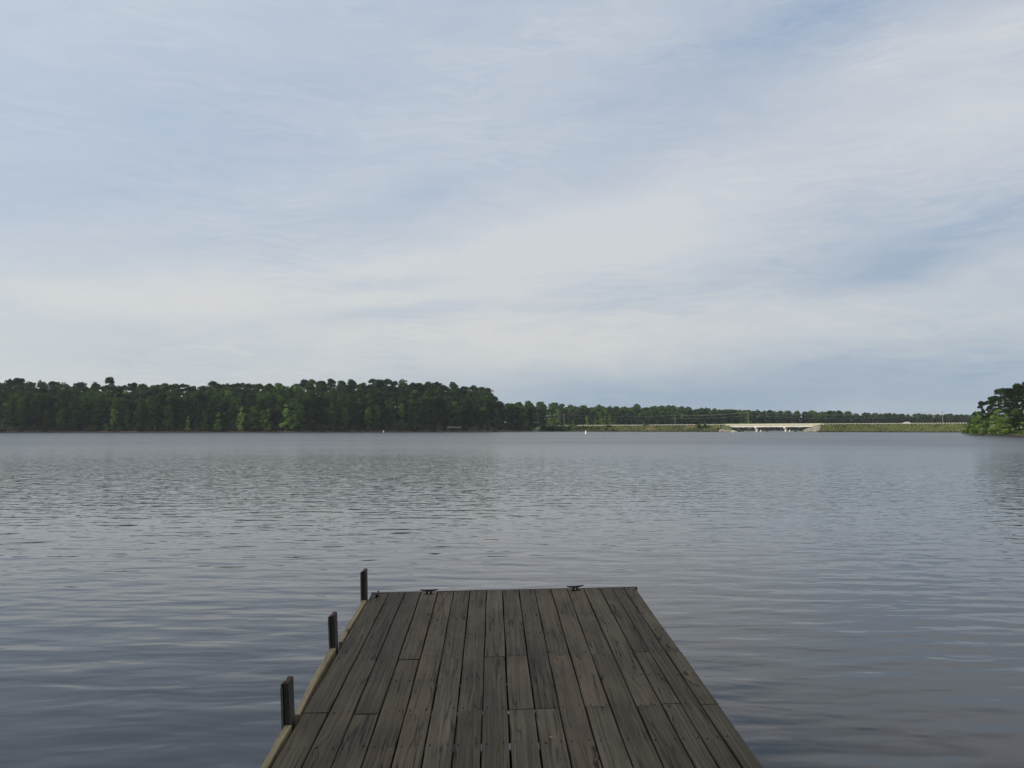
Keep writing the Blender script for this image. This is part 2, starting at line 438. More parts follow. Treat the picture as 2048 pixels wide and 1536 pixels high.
# height of tree tops wanted on the skyline (photo rows), turned into hill heights
TOP = [(-300, 772), (-100, 767), (0, 765), (40, 763), (130, 768), (300, 767), (450, 764), (600, 758), (690, 753), (780, 754), (860, 757), (930, 761), (970, 767), (988, 782), (1005, 799),
       (1085, 798), (1150, 806), (1250, 807), (1300, 805), (1360, 810), (1440, 815), (1500, 820), (1640, 821), (1700, 823), (1800, 827), (1900, 832), (1930, 834), (2200, 834)]
def S(az): return float(np.interp(az, [a for a, _ in ST], [s for _, s in ST]))
def top_row(px): return float(np.interp(px, [a for a, _ in TOP], [s for _, s in TOP]))
def hill(az):
    if az < -33 or az > 32: return 3.0
    px = 1024 + F * math.tan(R(az))
    s = S(az)
    crest = 110.0 if px < 1000 else 70.0
    ztop = H + (HZ - top_row(px)) / F * (s + crest)
    th = 23.0 if px < 1000 else 19.5
    return max(1.0, ztop - th)
def ground_z(az, o):
    """height of the land o metres behind the shoreline"""
    if o < 0: return max(-1.2, o * 0.25)
    z = 0.9 * (1 - math.exp(-o / 2.5))
    px = 1024 + F * math.tan(R(az)) if abs(az) < 80 else -9999
    crest = 110.0 if px < 1000 else 70.0
    t = min(1.0, max(0.0, (o - 3) / crest)); t = t * t * (3 - 2 * t) * 0.6 + t * 0.4
    z += (hill(az) - 0.9) * t if hill(az) > 1 else 0.3 * t
    return z
offs = [-6, -2, 0, 1.5, 3, 6, 12, 20, 30, 45, 60, 80, 110, 150, 220, 400, 700, 1100]
azs = list(np.arange(-180, 180.001, 0.5))
azs = sorted(set([a for a in azs] + list(np.arange(-32, 32, 0.2))))
vs = []; fs = []
for a in azs:
    s = S(a)
    for o in offs:
        r = max(0.5, s + o)
        z = ground_z(a, o)
        z += noise.noise(Vector((r * math.sin(R(a)) * 0.05, r * math.cos(R(a)) * 0.05, 3.0))) * min(1.0, max(0, o) * 0.06)
        vs.append((r * math.sin(R(a)), r * math.cos(R(a)), z))
no = len(offs)
for i in range(len(azs) - 1):
    for j in range(no - 1):
        k = i * no + j
        fs.append((k, k + 1, k + no + 1, k + no))
tag(mesh_obj('ground', vs, fs, M['ground'], smooth=True), kind='structure')

# the low point that comes in from the right
cp = [(1930, 352), (1934, 338), (1941, 324), (1952, 306), (1975, 297), (2005, 292), (2048, 285), (2120, 276), (2220, 270), (2330, 268)]
vs = []; fs = []
for i, (px, y) in enumerate(cp):
    for j, dz in enumerate((-3, 0, 2, 6, 14, 40, 90)):
        yy = y + dz; z = (-0.8, 0.02, 0.35, 0.65, 0.8, 1.1, 0.6)[j]
        if i == 0: z = -0.6
        if i == 1: z = min(z, 0.3)
        if j == 6: z = -0.6
        vs.append((atx(px, yy) + j * 0.6, yy, z))
for i in range(len(cp) - 1):
    for j in range(6):
        a = i * 7 + j; fs.append((a, a + 7, a + 8, a + 1))
tag(mesh_obj('point_ground', vs, fs, M['bank'], smooth=True), kind='structure')

# ------------------------------------------------------------------ trees
def arr_mesh(name, V, Fq, mat):
    me = bpy.data.meshes.new(name)
    me.vertices.add(len(V)); me.vertices.foreach_set('co', V.astype(np.float32).ravel())
    nf, k = Fq.shape
    me.loops.add(nf * k); me.loops.foreach_set('vertex_index', Fq.astype(np.int32).ravel())
    me.polygons.add(nf)
    me.polygons.foreach_set('loop_start', (np.arange(nf) * k).astype(np.int32))
    me.materials.append(mat)
    me.update(calc_edges=True)
    return me
def leaves(P, Nrm, size, rng, elong=1.0):
    """one rhomb-like quad per point"""
    n = len(P)
    rnd = rng.normal(size=(n, 3)); rnd /= np.linalg.norm(rnd, axis=1)[:, None]
    N = Nrm * 0.55 + rnd * 0.8; N /= np.linalg.norm(N, axis=1)[:, None]
    a = np.cross(N, rng.normal(size=(n, 3))); a /= np.linalg.norm(a, axis=1)[:, None]
    b = np.cross(N, a)
    s = (size * rng.uniform(0.55, 1.35, n))[:, None]
    V = np.stack([P - a * s * elong, P - b * s * 0.6, P + a * s * elong * rng.uniform(0.6, 1.1, (n, 1)), P + b * s * 0.6], axis=1).reshape(-1, 3)
    return V, np.arange(4 * n).reshape(n, 4)
def lobes_to_leaves(lobes, n, size, rng, fill=0.35):
    w = np.array([l[3] * l[3] for l in lobes]); w = w / w.sum()
    idx = rng.choice(len(lobes), n, p=w)
    L = np.array([l[:3] for l in lobes])[idx]; rr = np.array([l[3] for l in lobes])[idx]; fl = np.array([l[4] for l in lobes])[idx]
    d = rng.normal(size=(n, 3)); d /= np.linalg.norm(d, axis=1)[:, None]
    d[:, 2] = np.where(d[:, 2] < -0.35, -d[:, 2], d[:, 2])
    rad = rr * (1 - fill * rng.random(n) ** 1.5) * (1 + 0.12 * rng.normal(size=n))
    P = L + d * rad[:, None] * np.stack([np.ones(n), np.ones(n), fl], 1)
    return leaves(P, d, size, rng)
def make_crown(kind, seed, n, size):
    """a crown for a tree one metre... scaled for a 20 m tree"""
    rng = np.random.default_rng(seed)
    lobes = []
    if kind == 'broad':
        w = rng.uniform(2.7, 3.7)
        base = rng.uniform(0.8, 2.2)
        for i in range(30):
            t = rng.random()
            z = base + (18.6 - base) * t
            prof = math.sin(math.pi * min(1, (t * 0.80 + 0.17))) ** 0.7
            a = rng.uniform(0, 2 * math.pi); q = rng.uniform(0.35, 0.85) * w * prof
            lobes.append((q * math.cos(a), q * math.sin(a), z, rng.uniform(1.0, 1.9), 0.9))
        for q in range(7):
            ox, oy = rng.uniform(-1.7, 1.7), rng.uniform(-1.7, 1.7)
            lobes.append((ox, oy, 19.4 - 1.15 * math.hypot(ox, oy) - rng.uniform(0, 0.8), rng.uniform(0.6, 1.1), 1.0))
        lobes.append((0.6, 0.3, 16.8, 1.9, 0.9))
    elif kind == 'young':
        w = rng.uniform(2.0, 3.0)
        for i in range(26):
            t = rng.random()
            z = 1.0 + 17.5 * t
            prof = (1 - t) ** 0.6 * min(1, t * 5 + 0.4)
            a = rng.uniform(0, 2 * math.pi); q = rng.uniform(0.3, 0.9) * w * prof * 1.5
            lobes.append((q * math.cos(a), q * math.sin(a), z, rng.uniform(0.9, 1.6) * (1.15 - 0.5 * t), 1.1))
    elif kind == 'pine':
        bz = rng.uniform(5.5, 8.5) if seed < 600 else rng.uniform(7.0, 9.5)
        for i in range(26 if seed < 600 else 34):
            t = rng.random() ** 0.8
            z = bz + (18.2 - bz) * t
            prof = math.sin(math.pi * (0.22 + 0.62 * t))
            a = rng.uniform(0, 2 * math.pi); q = rng.uniform(0.2, 1.0) * 2.9 * prof * (1.15 if seed >= 600 else 1)
            lobes.append((q * math.cos(a), q * math.sin(a), z, rng.uniform(0.9, 1.7) * (0.72 if seed >= 600 else 1), 0.85))
        for q in range(7):
            ox, oy = rng.uniform(-1.9, 1.9), rng.uniform(-1.9, 1.9)
            lobes.append((ox, oy, 19.3 - 0.8 * math.hypot(ox, oy) - rng.uniform(0, 0.7), rng.uniform(0.6, 1.15), 0.95))
        lobes.append((-0.4, 0.4, 17.0, 1.6, 0.8))
        for i in range(5):   # stray lower tufts
            a = rng.uniform(0, 6.28); q = rng.uniform(1.2, 2.6)
            lobes.append((q * math.cos(a), q * math.sin(a), rng.uniform(3.5, bz), rng.uniform(0.5, 1.0), 0.8))
    elif kind == 'shrub':
        for i in range(12):
            a = rng.uniform(0, 6.28); q = rng.uniform(0, 1.0) * 6.5
            lobes.append((q * math.cos(a), q * math.sin(a), rng.uniform(2.5, 14), rng.uniform(3.0, 5.0), 0.9))
    V, Fq = lobes_to_leaves(lobes, n, size, rng)
    return V, Fq, lobes
def make_trunk(kind, seed, lobes, mat, thick=1.0):
    rng = random.Random(seed)
    b = MB()
    top = 17.0
    bx, by = rng.uniform(-0.5, 0.5), rng.uniform(-0.5, 0.5)
    def axis(z):
        t = z / 20.0
        return Vector((bx * math.sin(t * 3), by * math.sin(t * 2.4), z))
    r0 = {'pine': 0.30, 'broad': 0.32, 'young': 0.16, 'shrub': 0.3}[kind] * thick
    zs = [-0.8, 0.5, 4, 8, 12, 15, top]
    b.tube([axis(z) for z in zs], [r0 * 1.3, r0, r0 * 0.9, r0 * 0.75, r0 * 0.55, r0 * 0.35, r0 * 0.15], 7)
    for l in lobes[:12]:
        z0 = max(1.5, l[2] - rng.uniform(0.8, 2.2) - 0.3 * math.hypot(l[0], l[1]))
        z0 = min(z0, 16.0)
        a = axis(z0); e = Vector(l[:3])
        b.tube([a, a.lerp(e, 0.5) + Vector((0, 0, 0.15)), e], [r0 * 0.33, r0 * 0.22, r0 * 0.08], 5)
    me = bpy.data.meshes.new(kind + '_trunk')
    me.from_pydata(b.v, [], b.f); me.materials.append(mat); me.update()
    me.polygons.foreach_set('use_smooth', [True] * len(me.polygons))
    return me
PROTO = {}
def protos(key, kind, count, n, size, mat, bark, seed, thick=1.0):
    L = []
    for i in range(count):
        V, Fq, lobes = make_crown(kind, seed + i, n, size)
        L.append((arr_mesh('crown', V, Fq, mat), make_trunk(kind, seed + i, lobes, bark, thick)))
    PROTO[key] = L
protos('broad', 'broad', 7, 3400, 0.42, M['broad'], M['bark'], 100)
protos('mid', 'broad', 4, 3000, 0.40, M['mid'], M['bark'], 200)
protos('pine', 'pine', 8, 2800, 0.36, M['pine'], M['bark'], 300)
protos('young', 'young', 5, 2200, 0.38, M['bright'], M['greybark'], 400)
protos('shrub', 'shrub', 4, 900, 1.3, M['mid'], M['bark'], 500)
protos('darkshrub', 'shrub', 4, 900, 1.3, M['broad'], M['bark'], 520)
protos('finepine', 'pine', 5, 10500, 0.20, M['pine'], M['bark'], 600, 1.0)
protos('fineyoung', 'young', 4, 9000, 0.28, M['bright'], M['greybark'], 700)
protos('finemid', 'broad', 2, 9000, 0.26, M['mid'], M['bark'], 720)
PR = random.Random(5)
NAMES = {'broad': 'broadleaf_tree', 'mid': 'broadleaf_tree', 'pine': 'pine_tree', 'young': 'young_tree', 'shrub': 'shrub', 'darkshrub': 'shrub',
         'finepine': 'pine_tree', 'fineyoung': 'young_tree', 'finemid': 'broadleaf_tree'}
def tree(key, loc, h, label, group=None, wide=1.0, idx=None):
    cr, tr = PROTO[key][PR.randrange(len(PROTO[key])) if idx is None else idx]
    o = empty(NAMES[key], loc, PR.uniform(0, 6.28))
    s = h / 20.0
    o.scale = (s * wide, s * wide, s)
    tag(o, label, 'shrub' if 'shrub' in key else 'tree', group)
    t = link_mesh('trunk' if 'shrub' not in key else 'stem', tr, o)
    c = link_mesh('crown' if 'shrub' not in key else 'foliage', cr, o)
    return o
def land(az, o):
    r = S(az) + o
    return (r * math.sin(R(az)), r * math.cos(R(az)), ground_z(az, o) - 0.1)

def mass(name, rows_, pxa, pxb, hlo, hhi, step, label, n, size, wid, low=()):
    Vs = []; Fs = []; nb = 0
    for o in rows_:
        az = azp(pxa)
        while az < azp(pxb):
            px = 1024 + F * math.tan(R(az)); r = S(az) + o
            x, y, z = land(az, max(1, o + PR.uniform(-3, 3))); hh = PR.uniform(hlo, hhi) * (1.0 if px < 1700 else 0.93)
            k = 1.0
            if o in low: hh = PR.uniform(6, 10); k = 2.0
            V, Fq, _ = make_crown('broad' if PR.random() < .5 else 'pine', PR.randrange(100), n, size)
            s_ = hh / 20.0; a_ = PR.uniform(0, 6.28)
            V = V @ np.array([[math.cos(a_), math.sin(a_), 0], [-math.sin(a_), math.cos(a_), 0], [0, 0, 1]])
            V = V * np.array([s_ * wid * k, s_ * wid * k, s_]) + np.array([x, y, z])
            Vs.append(V); Fs.append(Fq + nb); nb += len(V)
            az += math.degrees(step * PR.uniform(0.7, 1.3) / r)
    o = link_mesh(name, arr_mesh(name, np.concatenate(Vs), np.concatenate(Fs), M['broad']))
    tag(o, label, 'woods', kind='stuff')
mass('deep_woods', (42, 66), -90, 985, 17, 20.5, 7.0, 'dark woods filling the slope between the trees of the left forest', 1500, 0.52, 1.1)

# the wooded left shore
rows = [2.5, 9, 18, 30, None, 54, 76, 92, 110]
for ri, o in enumerate(rows):
    if o is None: continue
    step = 7.0 if ri < 8 else 6.4
    az = azp(-90) + PR.uniform(0, 1)
    while az < azp(1000):
        r = S(az) + o
        px = 1024 + F * math.tan(R(az))
        oo = o + PR.uniform(-3, 3) * (0.4 if ri == 0 else 1.0 if ri < 6 else 2.2)
        p_ = land(az, max(1.0, oo))
        hgt = PR.uniform(17.5, 22.0) if ri < 6 else PR.uniform(18.4, 22.4) + 1.2 * noise.noise(Vector((px * 0.012, ri * 2.0, 4.0)))
        if px > 975: hgt = min(hgt, 19.5)
        q = PR.random()
        back = ri >= 5
        if ri == 0:
            hgt = PR.uniform(11, 18)
            key = 'broad' if q < 0.6 else ('pine' if q < 0.75 else 'mid')
        else:
            key = 'pine' if q < (0.48 if back else 0.34) else ('mid' if q > (0.87 if px < 640 else 0.93) else 'broad')
        if ri >= 7 and 560 < px < 880 and key == 'pine' and PR.random() < 0.6: key = 'broad'
        if px > 640 and key == 'mid' and PR.random() < 0.6: key = 'broad'
        wide = PR.uniform(0.95, 1.25) * (1.15 if ri >= 6 else 1.0)
        zone = ('near the picture edge' if px < 240 else 'left of its lit trees' if px < 440 else 'by its tallest lit tree' if px < 660 else
                'under its highest skyline' if px < 820 else 'towards its right end')
        row_ = 'at the waterline' if ri == 0 else 'low on the slope' if ri < 3 else 'halfway up the slope' if ri < 6 else 'on the skyline'
        if key == 'pine':
            tree(key, p_, hgt * 1.03, 'dark round pine ' + row_ + ' of the left forest, ' + zone, 'pines of the left shore forest', wide * 1.05)
        elif key == 'mid':
            tree(key, p_, hgt * 0.95, 'fresh green tree ' + row_ + ' of the left forest, ' + zone, 'fresh green trees of the left shore forest', wide)
        else:
            tree(key, p_, hgt, 'dark broadleaf tree ' + row_ + ' of the left forest, ' + zone, 'dark broadleaf trees of the left shore forest', wide)
        az += math.degrees(step * PR.uniform(0.75, 1.25) / r)
# trees of the skyline one can tell apart
def at(px, o): return land(azp(px), o)
tree('broad', at(219, 104), 25.5, 'tallest loose tree rising above the skyline of the left forest', None, 1.0)
tree('pine', at(40, 96), 23.0, 'high rounded pine standing over the forest near the left edge', None, 1.35)
# pale young trees along the left water's edge
for px, hh, lab in [(377, 9.5, 'narrow yellow green tree alone at the dark left shore'),
                    (345, 11.0, 'pale slender tree just left of the narrow yellow green one'),
                    (408, 13.0, 'broad pale green tree right of the narrow yellow green one'),
                    (437, 12.0, 'pale green pointed tree in the middle of the lit shore trees'),
                    (484, 15.0, 'tall pale tree with a pointed tip before the dark forest'),
                    (498, 11.5, 'lower pale tree leaning against the tall pointed one'),
                    (537, 14.0, 'slim lit tree left of the tallest lit shore tree'),
                    (572, 17.5, 'tallest lit tree at the left water edge with a full crown'),
                    (588, 13.5, 'conical lit tree just right of the tallest lit shore tree'),
                    (602, 5.0, 'smallest bright bush like tree at the end of the lit row'),
                    (668, 6.5, 'short dull green tree at the shadowed part of the left shore'),
                    (830, 13.0, 'dull green slender tree before the right part of the left forest'),
                    (310, 7.0, 'grey green low tree at the shore left of the lit row')]:
    k = 'young' if px in (377, 484, 572, 588, 602, 537, 437) else 'mid'
    tree(k, at(px, 1.2), hh, lab, None, 1.25 if k == 'young' else 0.75)
# low shrubs along that shore
az = azp(-60)
while az < azp(1000):
    tree('darkshrub', land(az, PR.uniform(0.6, 2.5)), PR.uniform(2.0, 4.5), 'low dark shrub at the foot of the left shore forest' + (' near the picture edge' if az < azp(300) else ' around its lit trees' if az < azp(640) else ' right of its lit trees'), 'shrubs along the left shore', PR.uniform(1.0, 1.6))
    az += math.degrees(PR.uniform(4, 11) / S(az))
# yellow green crowns up in the slope
for px, o, lab in [(700, 74, 'yellow green crown high in the middle of the left forest'), (592, 70, 'small bright crown on the slope above the lit shore trees'),
                   (112, 30, 'bright crown low in the forest near the left edge'), (830, 58, 'yellow green crown on the slope at the right of the left forest'),
                   (455, 60, 'bright green crown high on the slope left of centre in the forest'), (425, 99, 'pale crown on the skyline of the left forest'), (252, 52, 'bright crown beneath the tallest loose tree')]:
    tree('young', at(px, o), 20.5, lab, None, 1.7)

# the low ridge beyond the causeway
rows = [4, 24]
for ri, o in enumerate(rows):
    az = azp(1002)
    while az < azp(2075):
        r = S(az) + o
        px = 1024 + F * math.tan(R(az))
        p_ = land(az, max(1.0, o + PR.uniform(-4, 4)))
        want = H + (HZ - top_row(px)) / F * r - p_[2]
        hgt = PR.uniform(15.5, 20)
        if px > 1700: hgt *= 0.94
        q = PR.random()
        key = 'pine' if q < 0.60 else ('mid' if q > 0.86 else 'broad')
        nm = {'pine': 'dark pine', 'mid': 'fresh green tree', 'broad': 'green broadleaf tree'}[key]
        zone = ('beside the left forest' if px < 1100 else 'between the two left utility poles' if px < 1350 else 'left of the bridge pole' if px < 1460 else 'above the bridge' if px < 1642 else
                'right of the bridge' if px < 1790 else 'near the pole at the right')
        lab = 'hazy ' + nm + (' in front' if ri == 0 else ' higher up') + ' on the far ridge, ' + zone
        hgt *= 1.0 + 0.10 * noise.noise(Vector((px * 0.02, ri * 3.0, 1.0)))
        tree(key, p_, hgt, lab, nm + 's of the far ridge', PR.uniform(0.95, 1.5))
        az += math.degrees(7.4 * PR.uniform(0.75, 1.25) * (1.0 if px < 1500 else 1.08) / r)

# the woods deeper on the ridge, read only as one mass
mass('far_woods', (2, 13, 34, 46, 50, 58, 74, 92), 1000, 2100, 14, 19.5, 7.5, 'hazy mass of woods deeper on the low ridge beyond the causeway', 850, 0.72, 1.35, (2, 50))
# trees added out of frame to throw shade over the dock
for i in range(26):
    a = PR.uniform(-128, -82); o = PR.uniform(2, 34)
    x, y, z = land(a, o)
    if abs(x) < 12 and y > -10: continue
    tree('broad', (x, y, z), PR.uniform(17, 23), 'added unseen leafy tree on the near bank that shades the dock', 'added shade trees of the near bank', PR.uniform(1.2, 1.6))
for (x, y, hh) in [(-7, -11, 13), (5, -13, 14), (12, -14, 16), (-14, -13, 17), (0, -19, 18), (19, -12, 15)]:  # more unseen trees, added to dim the sky light from behind
    tree('broad', (x, y, 0.8), hh, 'added unseen leafy tree behind the dock that dims the sky light', 'added shade trees behind the dock', 1.2)

# the point at the right edge: tall lacy pines with bright young trees at their feet
def rpt(px, y, z=0.7): return (atx(px, y), y, z)
for i, (px, y, toprow, wide, idx) in enumerate([(1950, 322, 822, 0.75, 0), (1966, 318, 799, 0.85, 1), (1990, 315, 788, 0.95, 2), (2008, 309, 771, 1.05, 3), (2026, 305, 770, 0.95, 4),
                                           (2046, 300, 762, 1.1, 0), (2068, 296, 758, 1.1, 1), (1982, 330, 796, 0.9, 3), (2030, 325, 775, 1.0, 2), (2095, 290, 752, 1.1, 2), (2060, 320, 768, 1.0, 4)]):
    hgt = atz(toprow, y) - 0.7
    lab = ['shortest dark pine at the left end of the right point', 'slim dark pine second from the left on the right point', 'lacy pine in front in the middle of the right point',
           'tall domed pine left of the two tallest on the right point', 'tall thin pine with bare trunk on the right point', 'tallest pine cut by the right picture edge',
           'pine beyond the right picture edge', 'pine behind the slim one on the right point', 'pine behind the tall thin one on the right point',
           'pine far right outside the picture', 'pine behind the tallest at the right edge'][i]
    tree('finepine', rpt(px, y), hgt, lab, 'pines of the right point', wide * 1.2, idx)
for px, y, toprow, wide, k, lab in [(1957, 304, 821, 1.1, 'fineyoung', 'bright green slender tree under the leftmost pines of the right point'),
                               (1997, 298, 817, 1.35, 'fineyoung', 'bright green bushy tree in the middle of the right point'),
                               (2010, 296, 824, 1.2, 'fineyoung', 'bright tree touching the bushy one on the right point'),
                               (2036, 300, 818, 1.2, 'finemid', 'deep green full tree at the right picture edge'),
                               (1972, 308, 840, 1.2, 'finemid', 'low green tree between the two bright ones of the right point'),
                               (1934, 318, 853, 1.6, 'finemid', 'low round green tree where the causeway meets the right point'),
                               (1944, 312, 844, 1.3, 'finemid', 'rounded tree below the shortest pine of the right point'),
                               (2060, 290, 822, 1.3, 'fineyoung', 'bright tree just past the right picture edge')]:
    tree(k, rpt(px, y, 0.3), atz(toprow, y) - 0.3, lab, None, wide * 1.7)
for px, y, hh in [(1929, 330, 2.2), (1938, 326, 2.6), (1948, 303, 2.4), (1966, 297, 2.0), (1984, 294, 2.5), (2004, 290, 1.6), (2022, 294, 2.2), (2040, 292, 2.0), (2056, 288, 2.2)]:
    tree('shrub', rpt(px, y, 0.1), hh, 'low green shrub at the waterline of the right point', 'shrubs of the right point', 1.4)

# ------------------------------------------------------------------ causeway, road and bridge
def road_y(px): return float(np.interp(px, [1080, 1200, 1460, 1640, 1930, 2100], [640, 622, 588, 566, 524, 500]))
def road_z(px): return atz(float(np.interp(px, [1080, 1200, 1300, 1460, 1640, 1930, 2100], [852.8, 852.2, 851.8, 850.5, 849.6, 848.2, 847.5])), road_y(px))
def road_pt(px, back=0.0, dz=0.0):
    y = road_y(px); x = atx(px, y)
    return Vector((x, y, road_z(px) + dz)) + RN * back
A = Vector((atx(1200, 622), 622, 0)); B = Vector((atx(1930, 524), 524, 0))
RD = (B - A).normalized()                  # along the road, to the right
RN = Vector((-RD.y, RD.x, 0))              # across, away from the camera
ROADW = 11.0
def bank(name, p0, p1, end0, end1):
    """grass embankment with sloping ends; end flag = end at the bridge"""
    n = 60
    vs = []; fs = []
    prof = [(-9.5, -0.6, 1), (-7.6, 0.3, 1), (-5.0, 0.42, 0), (-2.6, 0.72, 0), (-0.9, 0.97, 0), (0.0, 1.0, 0), (ROADW + 1, 1.0, 0), (ROADW + 4, 0.6, 0), (ROADW + 10, -0.6, 1)]
    for i in range(n + 1):
        t = i / n; px = p0 + (p1 - p0) * t
        c = road_pt(px)
        for (b_, zf, ab) in prof:
            shift = 0.0
            z = (zf if ab else c.z * zf - 0.18)
            wide = 1.0
            if px > 1650 and b_ < 0: wide = 1.0 + (px - 1650) / 280.0 * 2.2
            sh = 0.0
            if end1 and i == n: sh = (c.z - z) * 1.5
            if end0 and i == 0: sh = -(c.z - z) * 1.5
            q = Vector((c.x, c.y, 0)) + RN * (b_ * wide) + RD * sh
            z += noise.noise(q * 0.13) * 0.35 * (1 if b_ < -0.9 and not ab else 0)
            vs.append((q.x, q.y, z))
    k = len(prof)
    for i in range(n):
        for j in range(k - 1):
            a = i * k + j
            fs.append((a, a + k, a + k + 1, a + 1))
    for i0 in (0, n): fs.append(tuple(i0 * k + j for j in range(k)))
    o = mesh_obj(name, vs, fs, M['bank'], smooth=False)
    return tag(o, kind='structure')
bank('embankment', 1075, 1455, False, True)
bank('embankment', 1636, 2040, True, False)
def road_strip(name, p0, p1, b0, b1, dz, mat):
    vs = []; fs = []
    n = 50
    for i in range(n + 1):
        px = p0 + (p1 - p0) * i / n
        for b_ in (b0, b1):
            q = road_pt(px, b_, dz); vs.append(q)
    for i in range(n): fs.append((2 * i, 2 * i + 2, 2 * i + 3, 2 * i + 1))
    o = mesh_obj(name, vs, fs, mat); return tag(o, kind='structure')
road_strip('road', 1075, 2100, 0.7, ROADW - 0.2, 0.06, M['asphalt'])
road_strip('road_marking', 1075, 2100, 1.3, 1.45, 0.066, M['roadline'])
road_strip('road_marking', 1075, 2100, ROADW / 2, ROADW / 2 + 0.12, 0.066, M['roadline'])

def guardrail(p0, p1, label):
    a = road_pt(p0, 0.2); g = empty('guardrail', a)
    tag(g, label, 'guardrail')
    L = (road_pt(p1, 0.2) - a).length
    n = int(L / 1.55)
    rb = MB()
    pts = [road_pt(p0 + (p1 - p0) * i / n, 0.2) - a for i in range(n + 1)]
    rot = Matrix.Rotation(math.atan2(RD.y, RD.x), 3, 'Z')
    for i in range(n):
        c = (pts[i] + pts[i + 1]) / 2 + Vector((0, 0, 0.62))
        # W-shaped beam: two ridges and the valley between them
        rb.box(c + Vector((0, 0, 0.10)), ((pts[i + 1] - pts[i]).length, 0.05, 0.09), rot)
        rb.box(c - Vector((0, 0, 0.10)), ((pts[i + 1] - pts[i]).length, 0.05, 0.09), rot)
        rb.box(c + Vector(RN) * 0.03, ((pts[i + 1] - pts[i]).length, 0.03, 0.12), rot)
    rb.build('rail', M['galv'], g)
    pm = None
    for i in range(n + 1):
        if pm is None:
            b = MB(); b.box((0, 0, 0.35), (0.32, 0.20, 1.0), rot); b.box((0, 0, 0.86), (0.35, 0.24, 0.06), rot)
            o = b.build('post', M['railpost'], g); pm = o.data
        else: o = link_mesh('post', pm, g)
        o.location = pts[i] + Vector(RN) * -0.10
guardrail(1092, 1452, 'pale guardrail on the grass causeway left of the bridge')
guardrail(1642, 1932, 'pale guardrail on the grass causeway right of the bridge')

# bridge
bp0, bp1 = 1454, 1642
b0 = road_pt(bp0); b1 = road_pt(bp1)
BL = (b1 - b0).length
bridge = empty('bridge', b0, 0)
tag(bridge, 'long pale concrete road bridge on two rows of piers in the causeway', 'bridge')
bd = (b1 - b0).normalized()
rotb = Matrix((bd, RN, bd.cross(Vector(RN)))).transposed().to_3x3()
def bb(x0, x1, y0, y1, z0, z1, mb):
    mb.box(rotb @ Vector(((x0 + x1) / 2, (y0 + y1) / 2, (z0 + z1) / 2)), (x1 - x0, y1 - y0, z1 - z0), rotb)
b = MB(); bb(0.0, BL, 0.28, ROADW - 0.28, -0.35, 0.0, b); b.build('deck_slab', M['concrete'], bridge)
for yy in (0, ROADW - 0.3):
    b = MB(); bb(0, BL, yy - 0.05, yy + 0.32, 0.003, 0.90, b)
    bb(-1.0, 0, yy + 0.0, yy + 0.27, -0.25, 0.85, b)
    b.build('parapet', M['parapet'], bridge)
for yy in (0.55, 3.6, 6.7, 9.9):
    b = MB(); g0, g1 = (2.2, BL - 3.0)
    bb(g0, g1, yy - 0.25, yy + 0.25, -1.10, -0.353, b)
    bb(g0, g1, yy - 0.42, yy + 0.42, -1.28, -1.102, b)
    b.build('girder', M['concrete'], bridge)
for px in (1513.5, 1571.5):
    xx = (px - bp0) / (bp1 - bp0) * BL
    pr = empty('pier', rotb @ Vector((xx, 0, 0))); pr.parent = bridge
    skew = Vector((0.40, 0.917, 0))
    rz = -b0.z
    b = MB(); 
    rs = Matrix.Rotation(math.atan2(RN.y, RN.x) - math.pi / 2 - 0.41, 3, 'Z')
    b.box(rs @ Vector((0, 5.9, -1.67)), (1.2, 14.0, 0.75), rs); b.build('pier_cap', M['concrete'], pr)
    for cy in (0.6, 5.2, 11.2):
        b = MB(); c = rs @ Vector((0, cy, 0))
        b.tube([c + Vector((0, 0, -1.9)), c + Vector((0, 0, rz - 1.5))], 0.62, 12); b.build('pier_column', M['concrete'], pr, smooth=True)
for x0, x1 in ((0.4, 2.19), (BL - 2.99, BL - 0.8)):
    b = MB(); bb(x0, x1, 0.4, ROADW - 0.4, -1.6, -0.354, b); b.build('abutment', M['concrete'], bridge)

# rock slopes at the bridge ends
def rocks(px0, px1, label, side):
    rng = random.Random(int(px0))
    b = MB()
    for i in range(430):
        t = rng.random(); s = rng.random()
        px = px0 + (px1 - px0) * t
        c = road_pt(px)
        # surface of the end slope
        if side > 0:   # right abutment: slope falls to the left
            zt = min(1.0, max(0.0, (px - px0) / (px1 - px0) * 1.25))
        else:
            zt = min(1.0, max(0.0, (px1 - px) / (px1 - px0) * 1.25))
        zmax = c.z * (0.95 if side > 0 else 0.24) * zt
        back = -9.0 + 9.2 * s
        s = s * zt
        back = -9.0 + 9.2 * s
        z = min(zmax, c.z * (0.03 + 0.98 * s))
        q = Vector((c.x, c.y, 0)) + RN * back
        r = rng.uniform(0.35, 0.85)
        bm = bmesh.new(); bmesh.ops.create_icosphere(bm, subdivisions=1, radius=r)
        sc = Vector((rng.uniform(.8, 1.3), rng.uniform(.8, 1.3), rng.uniform(.5, .9)))
        for v in bm.verts:
            v.co = Vector((v.co.x * sc.x, v.co.y * sc.y, v.co.z * sc.z)) * (1 + 0.25 * rng.uniform(-1, 1))
        b.add([v.co + q + Vector((0, 0, z)) for v in bm.verts], [tuple(x.index for x in f.verts) for f in bm.faces])
        bm.free()
    o = b.build('riprap', M['rock']); tag(o, label, 'rocks', kind='stuff')
rocks(1446, 1480, 'pale rubble slope under the left end of the bridge', -1)
rocks(1606, 1641, 'tan rubble slope under the right end of the bridge', 1)

